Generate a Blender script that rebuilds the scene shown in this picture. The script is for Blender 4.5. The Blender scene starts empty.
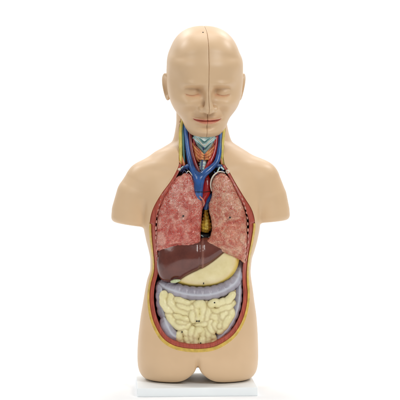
import bpy, math, random
import numpy as np
random.seed(4); np.random.seed(4)
S = 0.00228            # metres per modelling unit (the model is 85 cm tall)
DC = 1600.0            # camera distance, modelling units
HC = 257.8             # camera height above the table
f4 = np.float32
C = bpy.context.scene.collection

def P(px, py, y):      # measurement -> model units
    k = (DC + y) / DC
    return ((px-200)*k, y, HC + (130-py)*k)

# ------------------------------------------------------------------ materials
def lin(c):
    return tuple(((v/255)/12.92 if v/255 <= .04045 else ((v/255+.055)/1.055)**2.4) for v in c) + (1,)

class NT:
    def __init__(s, name, rough=.4, coat=0, sss=0, spec=.5):
        m = bpy.data.materials.new(name); m.use_nodes = True; s.m = m
        s.t = m.node_tree; s.b = s.t.nodes['Principled BSDF']
        s.b.inputs['Roughness'].default_value = rough
        s.b.inputs['Coat Weight'].default_value = coat
        s.b.inputs['Coat Roughness'].default_value = .12
        s.b.inputs['Specular IOR Level'].default_value = spec
        if sss:
            s.b.inputs['Subsurface Weight'].default_value = sss
            s.b.inputs['Subsurface Radius'].default_value = (.012, .006, .004)
            s.b.inputs['Subsurface Scale'].default_value = 1
        s.co = s.n('ShaderNodeTexCoord').outputs['Object']
    def n(s, k, **kw):
        x = s.t.nodes.new(k)
        for a, b in kw.items(): setattr(x, a, b)
        return x
    def l(s, a, b): s.t.links.new(a, b)
    def noise(s, scale, detail=4, rough=.55, dist=0, co=None):
        x = s.n('ShaderNodeTexNoise'); x.inputs['Scale'].default_value = scale
        x.inputs['Detail'].default_value = detail; x.inputs['Roughness'].default_value = rough
        x.inputs['Distortion'].default_value = dist
        s.l(co or s.co, x.inputs['Vector']); return x.outputs['Fac']
    def ramp(s, fac, stops):
        r = s.n('ShaderNodeValToRGB'); e = r.color_ramp.elements
        while len(e) < len(stops): e.new(.5)
        for i, (p, c) in enumerate(stops):
            e[i].position = p; e[i].color = c if len(c) == 4 else lin(c)
        s.l(fac, r.inputs[0]); return r.outputs['Color']
    def mix(s, fac, a, b, mode='MIX'):
        x = s.n('ShaderNodeMix', data_type='RGBA', blend_type=mode)
        for v, i in ((fac, 0), (a, 6), (b, 7)):
            if isinstance(v, (int, float)): x.inputs[i].default_value = v
            elif isinstance(v, tuple): x.inputs[i].default_value = v if len(v) == 4 else lin(v)
            else: s.l(v, x.inputs[i])
        return x.outputs[2]
    def attr(s, name):
        return s.n('ShaderNodeAttribute', attribute_name=name).outputs['Fac']
    def color(s, c): s.l(c, s.b.inputs['Base Color'])
    def bump(s, h, strength=.3, dist=.001, prev=None):
        b = s.n('ShaderNodeBump'); b.inputs['Strength'].default_value = strength
        b.inputs['Distance'].default_value = dist
        s.l(h, b.inputs['Height'])
        if prev is not None: s.l(prev, b.inputs['Normal'])
        s.l(b.outputs[0], s.b.inputs['Normal']); return b.outputs[0]

def plain(name, c, rough=.35, coat=.3, var=.12, bump=.15, scale=60, c2=None):
    n = NT(name, rough, coat)
    c2 = c2 or tuple(int(v*(1-var)) for v in c)
    n.color(n.ramp(n.noise(scale, 4), [(.3, c2), (.68, c)]))
    n.bump(n.noise(scale*4, 3), bump, .0006)
    return n.m

def skin_mat():
    n = NT('skin', .46, .03, .0)
    n.b.inputs['Coat Roughness'].default_value = .3
    base = n.ramp(n.noise(9, 3), [(.3, (214, 181, 142)), (.7, (223, 190, 151))])
    base = n.mix(n.attr('tint'), base, (222, 120, 92))
    base = n.mix(n.attr('pale'), base, (226, 222, 200))
    n.color(base)
    b = n.bump(n.noise(420, 2), .05, .0004)
    n.bump(n.noise(26, 2), .03, .0015, b)
    r = n.n('ShaderNodeMapRange'); n.l(n.noise(45, 4), r.inputs[0])
    r.inputs['To Min'].default_value = .37; r.inputs['To Max'].default_value = .46
    n.l(r.outputs[0], n.b.inputs['Roughness'])
    return n.m

def lung_mat(name, lo, mid, hi, vein):
    n = NT(name, .24, .3)
    # network of pale lines along the grooves, glints of the relief put into the colour
    wob = n.n('ShaderNodeVectorMath', operation='ADD')
    ns = n.n('ShaderNodeTexNoise'); ns.inputs['Scale'].default_value = 60; n.l(n.co, ns.inputs['Vector'])
    sc = n.n('ShaderNodeVectorMath', operation='SCALE'); n.l(ns.outputs['Color'], sc.inputs[0]); sc.inputs['Scale'].default_value = .014
    n.l(n.co, wob.inputs[0]); n.l(sc.outputs[0], wob.inputs[1])
    v = n.n('ShaderNodeTexVoronoi', feature='DISTANCE_TO_EDGE'); v.inputs['Scale'].default_value = 150
    n.l(wob.outputs[0], v.inputs['Vector'])
    v2 = n.n('ShaderNodeTexVoronoi', feature='SMOOTH_F1'); v2.inputs['Scale'].default_value = 150
    n.l(wob.outputs[0], v2.inputs['Vector'])
    blotch = n.ramp(n.noise(52, 5, .62, .8), [(.36, lo), (.49, mid), (.62, hi)])
    fine = n.ramp(n.noise(190, 4, .7), [(.38, (248, 244, 240)), (.62, (168, 140, 132))])
    c = n.mix(.28, blotch, fine, 'MULTIPLY')
    edge = n.ramp(v.outputs['Distance'], [(.0, (255, 255, 255)), (.11, (0, 0, 0))])
    top = n.attr('upper')
    amt = n.n('ShaderNodeMath', operation='MULTIPLY'); n.l(edge, amt.inputs[0]); n.l(top, amt.inputs[1])
    gate = n.ramp(n.noise(55, 3), [(.36, (60, 60, 60)), (.64, (255, 255, 255))])
    amt2 = n.n('ShaderNodeMath', operation='MULTIPLY'); n.l(amt.outputs[0], amt2.inputs[0]); n.l(gate, amt2.inputs[1])
    c = n.mix(.22, c, n.ramp(n.noise(17, 3, .6), [(.35, (255, 255, 255)), (.65, (150, 70, 60))]), 'MULTIPLY')
    n.color(n.mix(amt2.outputs[0], c, vein))  # vein holds the pale colour of the painted glints
    hm = n.n('ShaderNodeMath', operation='MULTIPLY'); ha = n.n('ShaderNodeMath', operation='ADD'); n.l(top, ha.inputs[0]); ha.inputs[1].default_value = .35; n.l(ha.outputs[0], hm.inputs[0]); n.l(v2.outputs['Distance'], hm.inputs[1])
    b = n.bump(hm.outputs[0], .8, .0035)
    inv = n.ramp(v.outputs['Distance'], [(.0, (0, 0, 0)), (.2, (255, 255, 255))])
    n.bump(inv, .7, .0018, b)
    return n.m

def bowel_mat():
    n = NT('bowel_paint', .42, .15)
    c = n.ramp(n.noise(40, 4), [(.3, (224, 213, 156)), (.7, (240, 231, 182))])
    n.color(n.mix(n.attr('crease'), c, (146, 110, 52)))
    n.bump(n.noise(120, 4), .3, .0012)
    return n.m

def colon_mat():
    n = NT('colon_paint', .42, .15)
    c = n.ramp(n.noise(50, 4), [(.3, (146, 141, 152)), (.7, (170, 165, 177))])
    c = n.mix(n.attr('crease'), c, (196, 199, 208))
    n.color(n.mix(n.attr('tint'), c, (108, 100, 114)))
    n.bump(n.noise(110, 4), .4, .0012)
    return n.m

def liver_mat():
    n = NT('liver_paint', .2, .35)
    c = n.ramp(n.noise(30, 5, .6), [(.3, (86, 42, 34)), (.7, (112, 58, 46))])
    n.color(n.mix(n.attr('tint'), c, (170, 120, 105)))
    n.bump(n.noise(45, 3), .3, .0018)
    return n.m

def stomach_mat():
    n = NT('stomach_paint', .4, .2)
    c = n.ramp(n.noise(45, 4), [(.3, (224, 208, 150)), (.7, (238, 224, 175))])
    c = n.mix(n.attr('crease'), c, (214, 184, 62))
    n.color(n.mix(n.attr('tint'), c, (220, 165, 140)))
    n.bump(n.noise(80, 4), .35, .0014)
    return n.m

def muscle_mat(name, a, b):
    n = NT(name, .42, .2)
    mp = n.n('ShaderNodeMapping'); mp.inputs['Scale'].default_value = (1, 1, .16); n.l(n.co, mp.inputs['Vector'])
    c = n.ramp(n.noise(240, 4, .6, 0, mp.outputs[0]), [(.3, a), (.7, b)])
    n.color(c); n.bump(n.noise(260, 3, .5, 0, mp.outputs[0]), .35, .0012)
    return n.m

M = {}
def mats():
    M['skin'] = skin_mat()
    M['lining'] = plain('cavity_paint', (112, 34, 28), .45, .1, .35)
    M['fat'] = plain('fat_paint', (226, 188, 84), .4, .2, .18, .4, 90)
    M['muscle'] = muscle_mat('muscle_paint', (146, 58, 44), (190, 86, 66))
    M['lung_r'] = lung_mat('right_lung_paint', (196, 74, 62), (216, 114, 98), (236, 168, 150), (250, 226, 208))
    M['lung_l'] = lung_mat('left_lung_paint', (200, 90, 70), (220, 138, 112), (236, 182, 152), (250, 228, 200))
    M['lip_rim'] = plain('lung_margin_paint', (214, 132, 112), .35, .3, .15)
    M['liver'] = liver_mat(); M['stomach'] = stomach_mat(); M['bowel'] = bowel_mat(); M['colon'] = colon_mat()
    M['blue'] = plain('vein_blue_paint', (44, 98, 172), .28, .5, .35, .2, 50)
    M['deepblue'] = plain('vein_dark_blue_paint', (28, 56, 112), .3, .4, .3)
    M['red'] = plain('artery_red_paint', (188, 30, 30), .26, .5, .3, .2, 50)
    M['darkred'] = plain('artery_dark_red_paint', (132, 20, 24), .3, .4, .3)
    M['yellow'] = plain('nerve_yellow_paint', (224, 204, 96), .38, .2, .2)
    M['teal'] = plain('neck_teal_paint', (64, 122, 118), .38, .2, .3)
    M['cart'] = plain('cartilage_paint', (216, 234, 230), .34, .3, .1, .3, 110, (138, 188, 188))
    M['thyroid'] = muscle_mat('thyroid_paint', (168, 44, 30), (238, 172, 100))
    M['white'] = plain('bone_paint', (232, 222, 202), .4, .2, .14)
    M['ribtip'] = plain('rib_paint', (216, 158, 140), .4, .2, .2)
    M['heartfat'] = plain('heart_fat_paint', (226, 196, 66), .36, .3, .0, .5, 200, (150, 116, 36))
    M['black'] = plain('black_paint', (22, 20, 20), .4, .1, .2)
    n = NT('lip_paint', .42); n.color(n.mix(n.attr('tint'), (214, 144, 116), (168, 62, 48))); M['lip'] = n.m
    M['gall'] = plain('gallbladder_paint', (198, 208, 160), .3, .4, .1)
    n = NT('white_board', .5, .0); n.color(n.ramp(n.noise(30, 3), [(.3, (243, 248, 250)), (.7, (246, 251, 252))]))
    n.bump(n.noise(500, 2), .08, .0003); M['board'] = n.m
    n = NT('studio_white', .95, 0, 0, .0); n.b.inputs['Base Color'].default_value = (.93, .93, .93, 1); M['studio'] = n.m

# ------------------------------------------------------------------ helpers: objects
def empty(name, parent=None, loc=(0, 0, 0)):
    o = bpy.data.objects.new(name, None); C.objects.link(o); o.location = loc; o.parent = parent
    o.empty_display_size = .05
    return o

def link(name, V, F, mat, parent, attrs=None, smooth=True):
    me = bpy.data.meshes.new(name)
    V = np.asarray(V, dtype=np.float32) * S
    if isinstance(F, np.ndarray):
        n = len(F)
        me.vertices.add(len(V)); me.vertices.foreach_set('co', V.ravel())
        me.loops.add(n*4); me.loops.foreach_set('vertex_index', F.astype(np.int32).ravel())
        me.polygons.add(n)
        me.polygons.foreach_set('loop_start', np.arange(0, n*4, 4, dtype=np.int32))
        me.polygons.foreach_set('loop_total', np.full(n, 4, dtype=np.int32))
    else:
        me.from_pydata([tuple(map(float, v)) for v in V], [], F)
    me.update(calc_edges=True); me.validate()
    if smooth: me.polygons.foreach_set('use_smooth', [True]*len(me.polygons))
    for k, a in (attrs or {}).items():
        at = me.attributes.new(k, 'FLOAT', 'POINT'); at.data.foreach_set('value', np.asarray(a, dtype=np.float32))
    me.materials.append(mat)
    o = bpy.data.objects.new(name, me); C.objects.link(o); o.parent = parent
    return o

# ------------------------------------------------------------------ helpers: distance fields -> mesh
def grid(lo, hi, h):
    ax = [np.arange(a, b+h, h, dtype=f4) for a, b in zip(lo, hi)]
    return (ax[0][:, None, None], ax[1][None, :, None], ax[2][None, None, :]), ax

def nets(D, ax, relax=2):
    """surface nets: the zero level of D as smooth quads"""
    D = np.broadcast_to(D, (len(ax[0]), len(ax[1]), len(ax[2]))).astype(f4).copy()
    D[0] = D[-1] = 1; D[:, 0] = D[:, -1] = 1; D[:, :, 0] = D[:, :, -1] = 1
    I = D < 0
    nx, ny, nz = D.shape
    cnt = np.zeros((nx-1, ny-1, nz-1), dtype=np.int8)
    for a in (0, 1):
        for b in (0, 1):
            for c in (0, 1):
                cnt += I[a:nx-1+a, b:ny-1+b, c:nz-1+c]
    act = (cnt > 0) & (cnt < 8)
    ci = np.argwhere(act); idx = np.full(act.shape, -1, dtype=np.int32); idx[act] = np.arange(len(ci))
    acc = np.zeros((len(ci), 3), dtype=f4); num = np.zeros(len(ci), dtype=f4)
    corners = [(a, b, c) for a in (0, 1) for b in (0, 1) for c in (0, 1)]
    val = {q: D[ci[:, 0]+q[0], ci[:, 1]+q[1], ci[:, 2]+q[2]] for q in corners}
    for q in corners:
        for k in range(3):
            if q[k] == 0:
                r = list(q); r[k] = 1; r = tuple(r)
                a, b = val[q], val[r]; m = (a < 0) != (b < 0)
                t = np.where(m, a/np.where(a == b, 1, a-b), 0)
                for j in range(3):
                    acc[:, j] += np.where(m, q[j] + (t if j == k else 0), 0)
                num += m
    V = ci + acc/num[:, None]
    h = [ax[k][1]-ax[k][0] for k in range(3)]
    V = np.stack([ax[k][0] + V[:, k]*h[k] for k in range(3)], 1)
    Fs = []
    for k in range(3):
        u, v = (k+1) % 3, (k+2) % 3
        sl0 = [slice(None)]*3; sl1 = [slice(None)]*3
        sl0[k] = slice(0, -1); sl1[k] = slice(1, None)
        ch = I[tuple(sl0)] != I[tuple(sl1)]
        e = np.argwhere(ch)
        e = e[(e[:, u] > 0) & (e[:, v] > 0) & (e[:, u] < D.shape[u]-1) & (e[:, v] < D.shape[v]-1)]
        if not len(e): continue
        ins = I[tuple(e.T)]
        def g(du, dv):
            w = e.copy(); w[:, u] += du; w[:, v] += dv; return idx[tuple(w.T)]
        q = np.stack([g(-1, -1), g(0, -1), g(0, 0), g(-1, 0)], 1)
        q[~ins] = q[~ins][:, ::-1]
        Fs.append(q)
    F = np.concatenate(Fs)
    F = F[(F >= 0).all(1)]
    if relax:
        E = np.concatenate([F[:, [0, 1]], F[:, [1, 2]], F[:, [2, 3]], F[:, [3, 0]]]); E = np.concatenate([E, E[:, ::-1]])
        deg = np.bincount(E[:, 0], minlength=len(V)).astype(f4)[:, None]
        for it in range(relax):
            A = np.stack([np.bincount(E[:, 0], weights=V[E[:, 1], j], minlength=len(V)) for j in range(3)], 1)/deg
            V = V*.45 + A*.55 if it % 2 == 0 else V*1.2 - A*.2
    return V, F

def sample(fun, V, chunk=400000):
    return np.concatenate([fun(V[i:i+chunk]) for i in range(0, len(V), chunk)])

def split(V, F, mask):
    """faces where mask is true / false, as two (V, F, used)"""
    out = []
    for m in (mask, ~mask):
        f = F[m]; u, inv = np.unique(f, return_inverse=True)
        out.append((V[u], inv.reshape(f.shape), u))
    return out

def smin(a, b, k):
    h = np.maximum(k-np.abs(a-b), 0)/k
    return np.minimum(a, b) - h*h*k*.25
def smax(a, b, k): return -smin(-a, -b, k)

def catmull(pts, n=8, closed=True):
    p = np.array(pts, dtype=float); out = []; N = len(p)
    rng = range(N) if closed else range(N-1)
    for i in rng:
        if closed: a, b, c, d = p[i-1], p[i], p[(i+1) % N], p[(i+2) % N]
        else: a, b, c, d = p[max(i-1, 0)], p[i], p[i+1], p[min(i+2, N-1)]
        for t in np.arange(n)/n:
            out.append(.5*((2*b)+(-a+c)*t+(2*a-5*b+4*c-d)*t*t+(-a+3*b-3*c+d)*t**3))
    if not closed: out.append(p[-1])
    return np.array(out)

def outline(pts, y, n=6):
    """closed outline measured on the photo at depth y -> xz polygon; points may carry their own depth"""
    q = []
    for p in pts:
        d = p[2] if len(p) > 2 else y
        x, _, z = P(p[0], p[1], d); q.append((x, z))
    return catmull(q, n)

def polydist(poly, X, Z):
    """signed distance in the xz plane, negative inside"""
    A = poly; B = np.roll(poly, -1, 0)
    x = X.astype(np.float64); z = Z.astype(np.float64)
    shp = np.broadcast(x, z).shape
    x = np.broadcast_to(x, shp); z = np.broadcast_to(z, shp)
    best = np.full(shp, 1e9); ins = np.zeros(shp, bool)
    for (ax_, az), (bx, bz) in zip(A, B):
        ex, ez = bx-ax_, bz-az; L = ex*ex+ez*ez
        if L < 1e-9: continue
        wx, wz = x-ax_, z-az
        t = np.clip((wx*ex+wz*ez)/L, 0, 1)
        best = np.minimum(best, (wx-t*ex)**2+(wz-t*ez)**2)
        if az != bz:
            c = ((az > z) != (bz > z)) & (x < (bx-ax_)*(z-az)/(bz-az)+ax_)
            ins ^= c
    return (np.sqrt(best)*np.where(ins, -1, 1)).astype(f4)

def segdist(X, Y, Z, pts, rad, yscale=1.0):
    """distance to a chain of round cones; also the arc parameter"""
    best = None
    for i in range(len(pts)-1):
        a = np.array(pts[i]); b = np.array(pts[i+1]); ra, rb = rad[i], rad[i+1]
        e = b-a; L = float((e*e).sum())
        t = np.clip(((X-a[0])*e[0]+(Y-a[1])*e[1]+(Z-a[2])*e[2])/L, 0, 1)
        d = np.sqrt((X-a[0]-t*e[0])**2+(Y-a[1]-t*e[1])**2+(Z-a[2]-t*e[2])**2) - (ra+(rb-ra)*t)
        best = d if best is None else np.minimum(best, d)
    return best

def interp(rows, z):
    """smooth interpolation of table rows (z first column, descending or not)"""
    r = np.array(sorted(rows), dtype=float); zz = r[:, 0]
    out = []
    zc = np.clip(z, zz[0], zz[-1])
    i = np.clip(np.searchsorted(zz, zc, side='right')-1, 0, len(zz)-2)
    h = zz[i+1]-zz[i]; t = (zc-zz[i])/h
    for c in range(1, r.shape[1]):
        y = r[:, c]; d = np.diff(y)/np.diff(zz); m = np.zeros(len(y))
        m[0], m[-1] = d[0], d[-1]
        for k in range(1, len(y)-1):
            m[k] = 0 if d[k-1]*d[k] <= 0 else 2*d[k-1]*d[k]/(d[k-1]+d[k])
        out.append(((2*t**3-3*t*t+1)*y[i]+(t**3-2*t*t+t)*h*m[i]+(-2*t**3+3*t*t)*y[i+1]+(t**3-t*t)*h*m[i+1]).astype(f4))
    return out

def loft(X, Y, Z, rows):
    """rows: photo height, left, right (silhouette at y=0), front, back, exponent"""
    rr = []
    for py, l, r, fr, bk, n in rows:
        rr.append((HC+130-py, (l+r)/2-200, (r-l)/2, (fr+bk)/2, (bk-fr)/2, n))
    cx, w, cy, d, n = interp(rr, Z.astype(float))
    a = np.abs((X-cx)/w); b = np.abs((Y-cy)/d)
    return ((np.maximum(a, 1e-4)**n+np.maximum(b, 1e-4)**n)**(1/n)-1)*np.minimum(w, d)

def blur2(a, r, n=3):
    """repeated box blur of a 2D field"""
    for _ in range(n):
        for axs in (0, 1):
            p = np.pad(a, [(r+1, r) if k == axs else (0, 0) for k in (0, 1)], mode='edge').cumsum(axis=axs)
            a = (np.take(p, np.arange(2*r+1, p.shape[axs]), axs)-np.take(p, np.arange(0, p.shape[axs]-2*r-1), axs))/(2*r+1)
    return a
def pillow(X, Y, Z, d2, yc, H, R, dome, dl):
    """soft cushion from a 2D outline distance: centre depth yc, half thickness H, rim radius R, front dome"""
    bul = (dome*(1-np.exp(np.minimum(d2, 0)/dl))).astype(np.float64)
    bul = blur2(bul[:, 0, :], max(int(dl*.42/.65), 1))[:, None, :].astype(f4)
    yy = np.abs(Y+bul*.5-yc) - (H+bul*.5-R)
    qx = d2+R
    return np.sqrt(np.maximum(qx, 0)**2+np.maximum(yy, 0)**2)+np.minimum(np.maximum(qx, yy), 0)-R

def tube(name, pts, rad, mat, parent, seg=14, smooth=4, sq=1.0):
    """a solid swept tube through measured points (px, py, depth)"""
    q = np.array([P(*p) for p in pts]); r = np.array(rad, float).reshape(-1, 1) if hasattr(rad, '__len__') else np.full((len(q), 1), float(rad))
    qr = catmull(np.hstack([q, r]), smooth, False); q, r = qr[:, :3], qr[:, 3]
    T = np.gradient(q, axis=0); T /= np.linalg.norm(T, axis=1)[:, None]
    V = []; F = []
    up = np.array([0, -1., 0])
    rings = []
    # rounded ends
    add = []
    for i in range(len(q)):
        add.append((q[i], T[i], r[i]))
    e0 = [(q[0]-T[0]*r[0]*s, T[0], r[0]*math.sqrt(max(1-s*s, 0))) for s in (.95, .75, .4)]
    e1 = [(q[-1]+T[-1]*r[-1]*s, T[-1], r[-1]*math.sqrt(max(1-s*s, 0))) for s in (.4, .75, .95)]
    for c, t, rr in e0+add+e1:
        a = up-t*np.dot(up, t)
        if np.linalg.norm(a) < .05: a = np.array([1., 0, 0])-t*t[0]
        a /= np.linalg.norm(a); b = np.cross(t, a)
        base = len(V)
        for k in range(seg):
            th = 2*math.pi*k/seg
            V.append(c+a*math.cos(th)*rr*sq+b*math.sin(th)*rr)
        rings.append(base)
    for i in range(len(rings)-1):
        for k in range(seg):
            k2 = (k+1) % seg
            F.append((rings[i]+k, rings[i]+k2, rings[i+1]+k2, rings[i+1]+k))
    F.append(tuple(reversed([rings[0]+k for k in range(seg)]))); F.append(tuple(rings[-1]+k for k in range(seg)))
    return link(name, np.array(V), F, mat, parent)

def multi_tube(name, chains, mat, parent, h=.55, k=1.2, relax=2, extra=None, ysq=1.0):
    """several chains of measured points melted into one piece"""
    allp = [[P(*p[:3]) for p in ch] for ch in chains]
    rads = [[p[3] for p in ch] for ch in chains]
    A = np.array([p for ch in allp for p in ch]); m = max(max(r) for r in rads)+2*h
    (X, Y, Z), ax = grid(A.min(0)-m, A.max(0)+m, h)
    D = None
    for ch, r in zip(allp, rads):
        c = catmull(np.hstack([np.array(ch), np.array(r)[:, None]]), 4, False)
        d = segdist(X, Y, Z, c[:, :3], c[:, 3])
        D = d if D is None else smin(D, d, k)
    if extra: D = extra(D, X, Y, Z)
    V, F = nets(D, ax, relax)
    return link(name, V, F, mat, parent)

# ================================================================== build
mats()
root = empty('anatomical_torso_model')
root['label'] = 'open human torso anatomy model with closed-eyed bald head and removable organs on white board'
root['category'] = 'anatomy model'

# ---- outlines measured on the photo
O1 = outline([(184.5, 110, -6), (181.2, 119, -6), (178.6, 128, -6), (178.6, 145, -8), (178.6, 158, -12), (178.2, 166, -16), (171, 180, -22), (160.5, 194.5, -25), (152.5, 209, -25),
              (149.5, 222, -22), (149.8, 236, -18), (151.3, 251, -14), (152.4, 264, -12), (151.6, 273, -12), (148.8, 284, -12), (147.6, 298, -13), (149.3, 314, -18),
              (153.5, 327, -22), (161, 339.5, -28), (172, 347.4, -32), (185, 350.9, -35), (199, 351.7, -36), (213, 350, -35), (225, 344.4, -32), (236, 335, -26),
              (243.8, 322, -20), (248, 308, -15), (249.4, 294, -12), (248.6, 280, -10), (248.8, 268, -10), (250.5, 254, -12), (253.3, 240, -16), (255.3, 224, -20),
              (252.3, 210, -24), (243.5, 195.5, -25), (235, 181.5, -22), (229, 170.5, -18), (224.6, 163, -13), (223.4, 150, -9), (224.3, 140, -7), (226, 130, -6), (224, 119, -6), (220, 110, -6)], 0)

TORSO = [(100, 176, 227, -6, 44, 2.1), (120, 176, 227, -8, 46, 2.1), (132, 174.5, 229, -8, 46, 2.1), (141, 172, 232, -9, 46, 2.1), (147, 163.5, 240, -13, 45, 2.1), (152, 154.5, 248, -16, 43, 2.1),
         (159, 146, 257.5, -20, 43, 2.1), (168, 139, 264, -25, 44, 2.2), (180, 139, 264, -31, 45, 2.3), (195, 141, 262, -36, 46, 2.5),
         (210, 143, 261, -38, 46, 2.6), (226, 143.5, 260, -38, 45, 2.6), (240, 146, 257.5, -37, 43, 2.5), (250, 148.5, 254.8, -36, 42, 2.5), (260, 150.2, 251.8, -34, 40, 2.4), (270, 150, 250.8, -33, 40, 2.4),
         (280, 147, 251.5, -33, 41, 2.4), (290, 145, 253, -34, 42, 2.4), (300, 143.3, 254.3, -35, 45, 2.4), (320, 140, 257, -37, 49, 2.4), (345, 137.5, 258.3, -38, 50, 2.5), (356, 137.2, 258.4, -38, 49, 2.5), (364, 137.6, 258, -37, 48, 2.5), (370, 138.8, 256.8, -35.5, 46, 2.5), (375, 141.6, 254, -33, 43, 2.5), (378, 145.5, 250, -29.5, 39, 2.5), (380, 151, 244, -25, 34, 2.5)]

def body_field(X, Y, Z):
    t = loft(X, Y, Z, TORSO)
    t = np.maximum(t, 8.3-Z)
    # arm stumps
    for pts, rad, cut in ((((-56, 9, HC-54), (-62, 9, HC-66), (-66, 9, HC-82), (-67.5, 9, HC-114)), (20.5, 22.2, 22.8, 24), (-62, HC-96.0, .14)),
                          (((60, 11, HC-52), (65, 11, HC-69), (67.2, 11, HC-82), (68.5, 11, HC-114)), (21, 22.6, 23, 24), (62, HC-92.6, -.08))):
        a = segdist(X, Y, Z, pts, rad)
        x0, z0, sl = cut
        a = smax(a, (z0 - sl*(X-x0)) - Z, 6.0)
        t = smin(t, a, 3+7*np.clip((Z-(HC-84))/16, 0, 1))
    # thighs: a rounded notch between the stumps and a crease above it
    dx = np.sqrt((X+2.2)**2+2.0)
    t = smax(t, (8.0+13.6*np.exp(-(dx/10.5)**1.15)-Z)*.8, 2.5)
    t = t + 3.6*np.exp(-(X+2.2)**2/5.0)*np.clip((HC+130-348-Z)/14, 0, 1)*(np.abs(Y) > 12)
    t = t + 1.6*np.exp(-(X+2.2)**2/120)*np.clip((HC+130-356-Z)/12, 0, 1)*(Y < 0)
    # mons, a soft low swelling
    t = t - 1.4*np.exp(-((X+1)/9)**2-((Z-(HC+130-352))/4)**2)*(Y < 0)
    # collarbones and chest modelling
    for sx in (-1, 1):
        t = t - .5*np.exp(-((Z-(HC-36+np.abs(X)*.10))/3.2)**2-((X-sx*48)/16)**2)*(Y < 5)
        t = t + .5*np.exp(-((Z-(HC-43+np.abs(X)*.08))/4.0)**2-((X-sx*40)/11)**2)*(Y < 5)
    return t

ZB = HC+130-222          # level where the chest wall ends and the belly section begins
def wall(Zv):
    k = np.clip((HC+130-300-Zv)/45, 0, 1)
    wf = np.where(Zv < ZB, 1.9+1.0*k, 0)
    wt = 6.2+.7*k
    wt = np.where(Zv > HC-82, 6.3-3.3*np.clip((Zv-(HC-82))/30, 0, 1), wt)
    return wf.astype(f4), wt.astype(f4)

def ribbon(name, mat, parent, width, ztop, inset, bulge):
    """a band of the cut body wall following the opening, flush with the body's front"""
    q = O1; seg = np.hypot(*(np.roll(q, -1, 0)-q).T); cum = np.concatenate([[0], np.cumsum(seg)])
    m = 520; st = np.linspace(0, cum[-1], m, endpoint=False)
    qq = np.vstack([q, q[:1]])
    p = np.stack([np.interp(st, cum, qq[:, 0]), np.interp(st, cum, qq[:, 1])], 1)
    tg = np.roll(p, -3, 0)-np.roll(p, 3, 0); tg /= np.linalg.norm(tg, axis=1)[:, None]
    nrm = np.stack([-tg[:, 1], tg[:, 0]], 1)
    if polydist(q, (p+nrm)[:, 0], (p+nrm)[:, 1]).mean() > 0: nrm = -nrm
    keep = np.where(p[:, 1] < ztop)[0]
    # make the kept run contiguous
    br = np.where(np.diff(keep) > 1)[0]
    if len(br): keep = np.concatenate([keep[br[0]+1:], keep[:br[0]+1]])
    p, nrm = p[keep], nrm[keep]
    o0, o1 = width(p[:, 1])
    ts = np.array([0, 0, .12, .35, .65, .88, 1, 1]); wall_ = [1, 0, 0, 0, 0, 0, 0, 1]
    ys = np.arange(-45, 25, .5)
    rows = []
    for t, wl in zip(ts, wall_):
        off = o0+(o1-o0)*t; x = p[:, 0]+nrm[:, 0]*off; z = p[:, 1]+nrm[:, 1]*off
        f = body_field(x[:, None]+0*ys[None], ys[None]+0*x[:, None], z[:, None]+0*ys[None])
        k = np.argmax(f < 0, 1); k = np.maximum(k, 1); i = np.arange(len(x))
        y = ys[k-1]+.5*f[i, k-1]/(f[i, k-1]-f[i, k]+1e-6)
        y = np.convolve(np.pad(y, 4, mode='edge'), np.ones(9)/9, 'valid')
        y = y+inset+bulge*(1-math.sin(math.pi*t)) if not wl else y+26
        rows.append(np.stack([x, y, z], 1))
    R_ = len(rows); V = np.concatenate(rows); n = len(p); F = []
    for a in range(R_-1):
        for i in range(n-1): F.append((a*n+i, (a+1)*n+i, (a+1)*n+i+1, a*n+i+1))
    F.append(tuple(a*n for a in range(R_))); F.append(tuple(a*n+n-1 for a in reversed(range(R_))))
    ob = link(name, V, F, mat, parent)
    import bmesh
    bm = bmesh.new(); bm.from_mesh(ob.data); bmesh.ops.recalc_face_normals(bm, faces=bm.faces[:]); bm.to_mesh(ob.data); bm.free()
    return ob

def build_body():
    h = .85
    (X, Y, Z), ax = grid((-97, -46, 0), (97, 60, HC+26), h)
    B = body_field(X, Y, Z).astype(f4)
    d1 = polydist(O1, X[:, 0, :], Z[0])[:, None, :]
    yc = np.where(Z > HC-36, 6, 18).astype(f4)
    D = np.maximum(B, -np.maximum(d1, Y-yc))
    D = np.maximum(D, Z-(HC+24))
    V, F = nets(D, ax)
    cen = V[F].mean(1)
    dd = polydist(O1, cen[:, 0], cen[:, 2])
    def bf(v): return body_field(v[:, 0], v[:, 1], v[:, 2])
    bd = sample(bf, cen)
    lining = (dd < .4) & (bd < -4.5) & (cen[:, 1] < 20)
    a, b = split(V, F, lining)
    sv = b[0]
    edge = np.clip(1-np.abs(polydist(O1, sv[:, 0], sv[:, 2]))/1.3, 0, 1)*(sv[:, 1] < 12)
    pale = np.clip((sv[:, 1]-2)/10, 0, 1)*np.clip((HC-94-sv[:, 2])/5, 0, 1)*np.clip((sv[:, 2]-(HC-190))/30, 0, 1)*.75
    o = link('torso_shell', b[0], b[1], M['skin'], root, {'tint': edge*.12, 'pale': pale})
    o['label'] = 'tan skin torso with arm stumps and thigh stumps'
    lin_ = link('cavity_lining', a[0], a[1], M['lining'], o)
    # cut wall: fat and muscle
    ribbon('cut_edge', M['skin'], o, lambda z: (z*0-1.1, z*0+.3), HC+8, -.2, .25)
    ribbon('fat_layer', M['fat'], o, lambda z: (z*0-.9, wall(z)[0]), ZB+.5, -.45, .5)['label'] = 'yellow fat band around the belly opening'
    ribbon('muscle_layer', M['muscle'], o, lambda z: (wall(z)[0]-.4, wall(z)[1]), HC-33, 1.0, .5)['label'] = 'brick red muscle band lining the opening'
    return o

shell = build_body()

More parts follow.
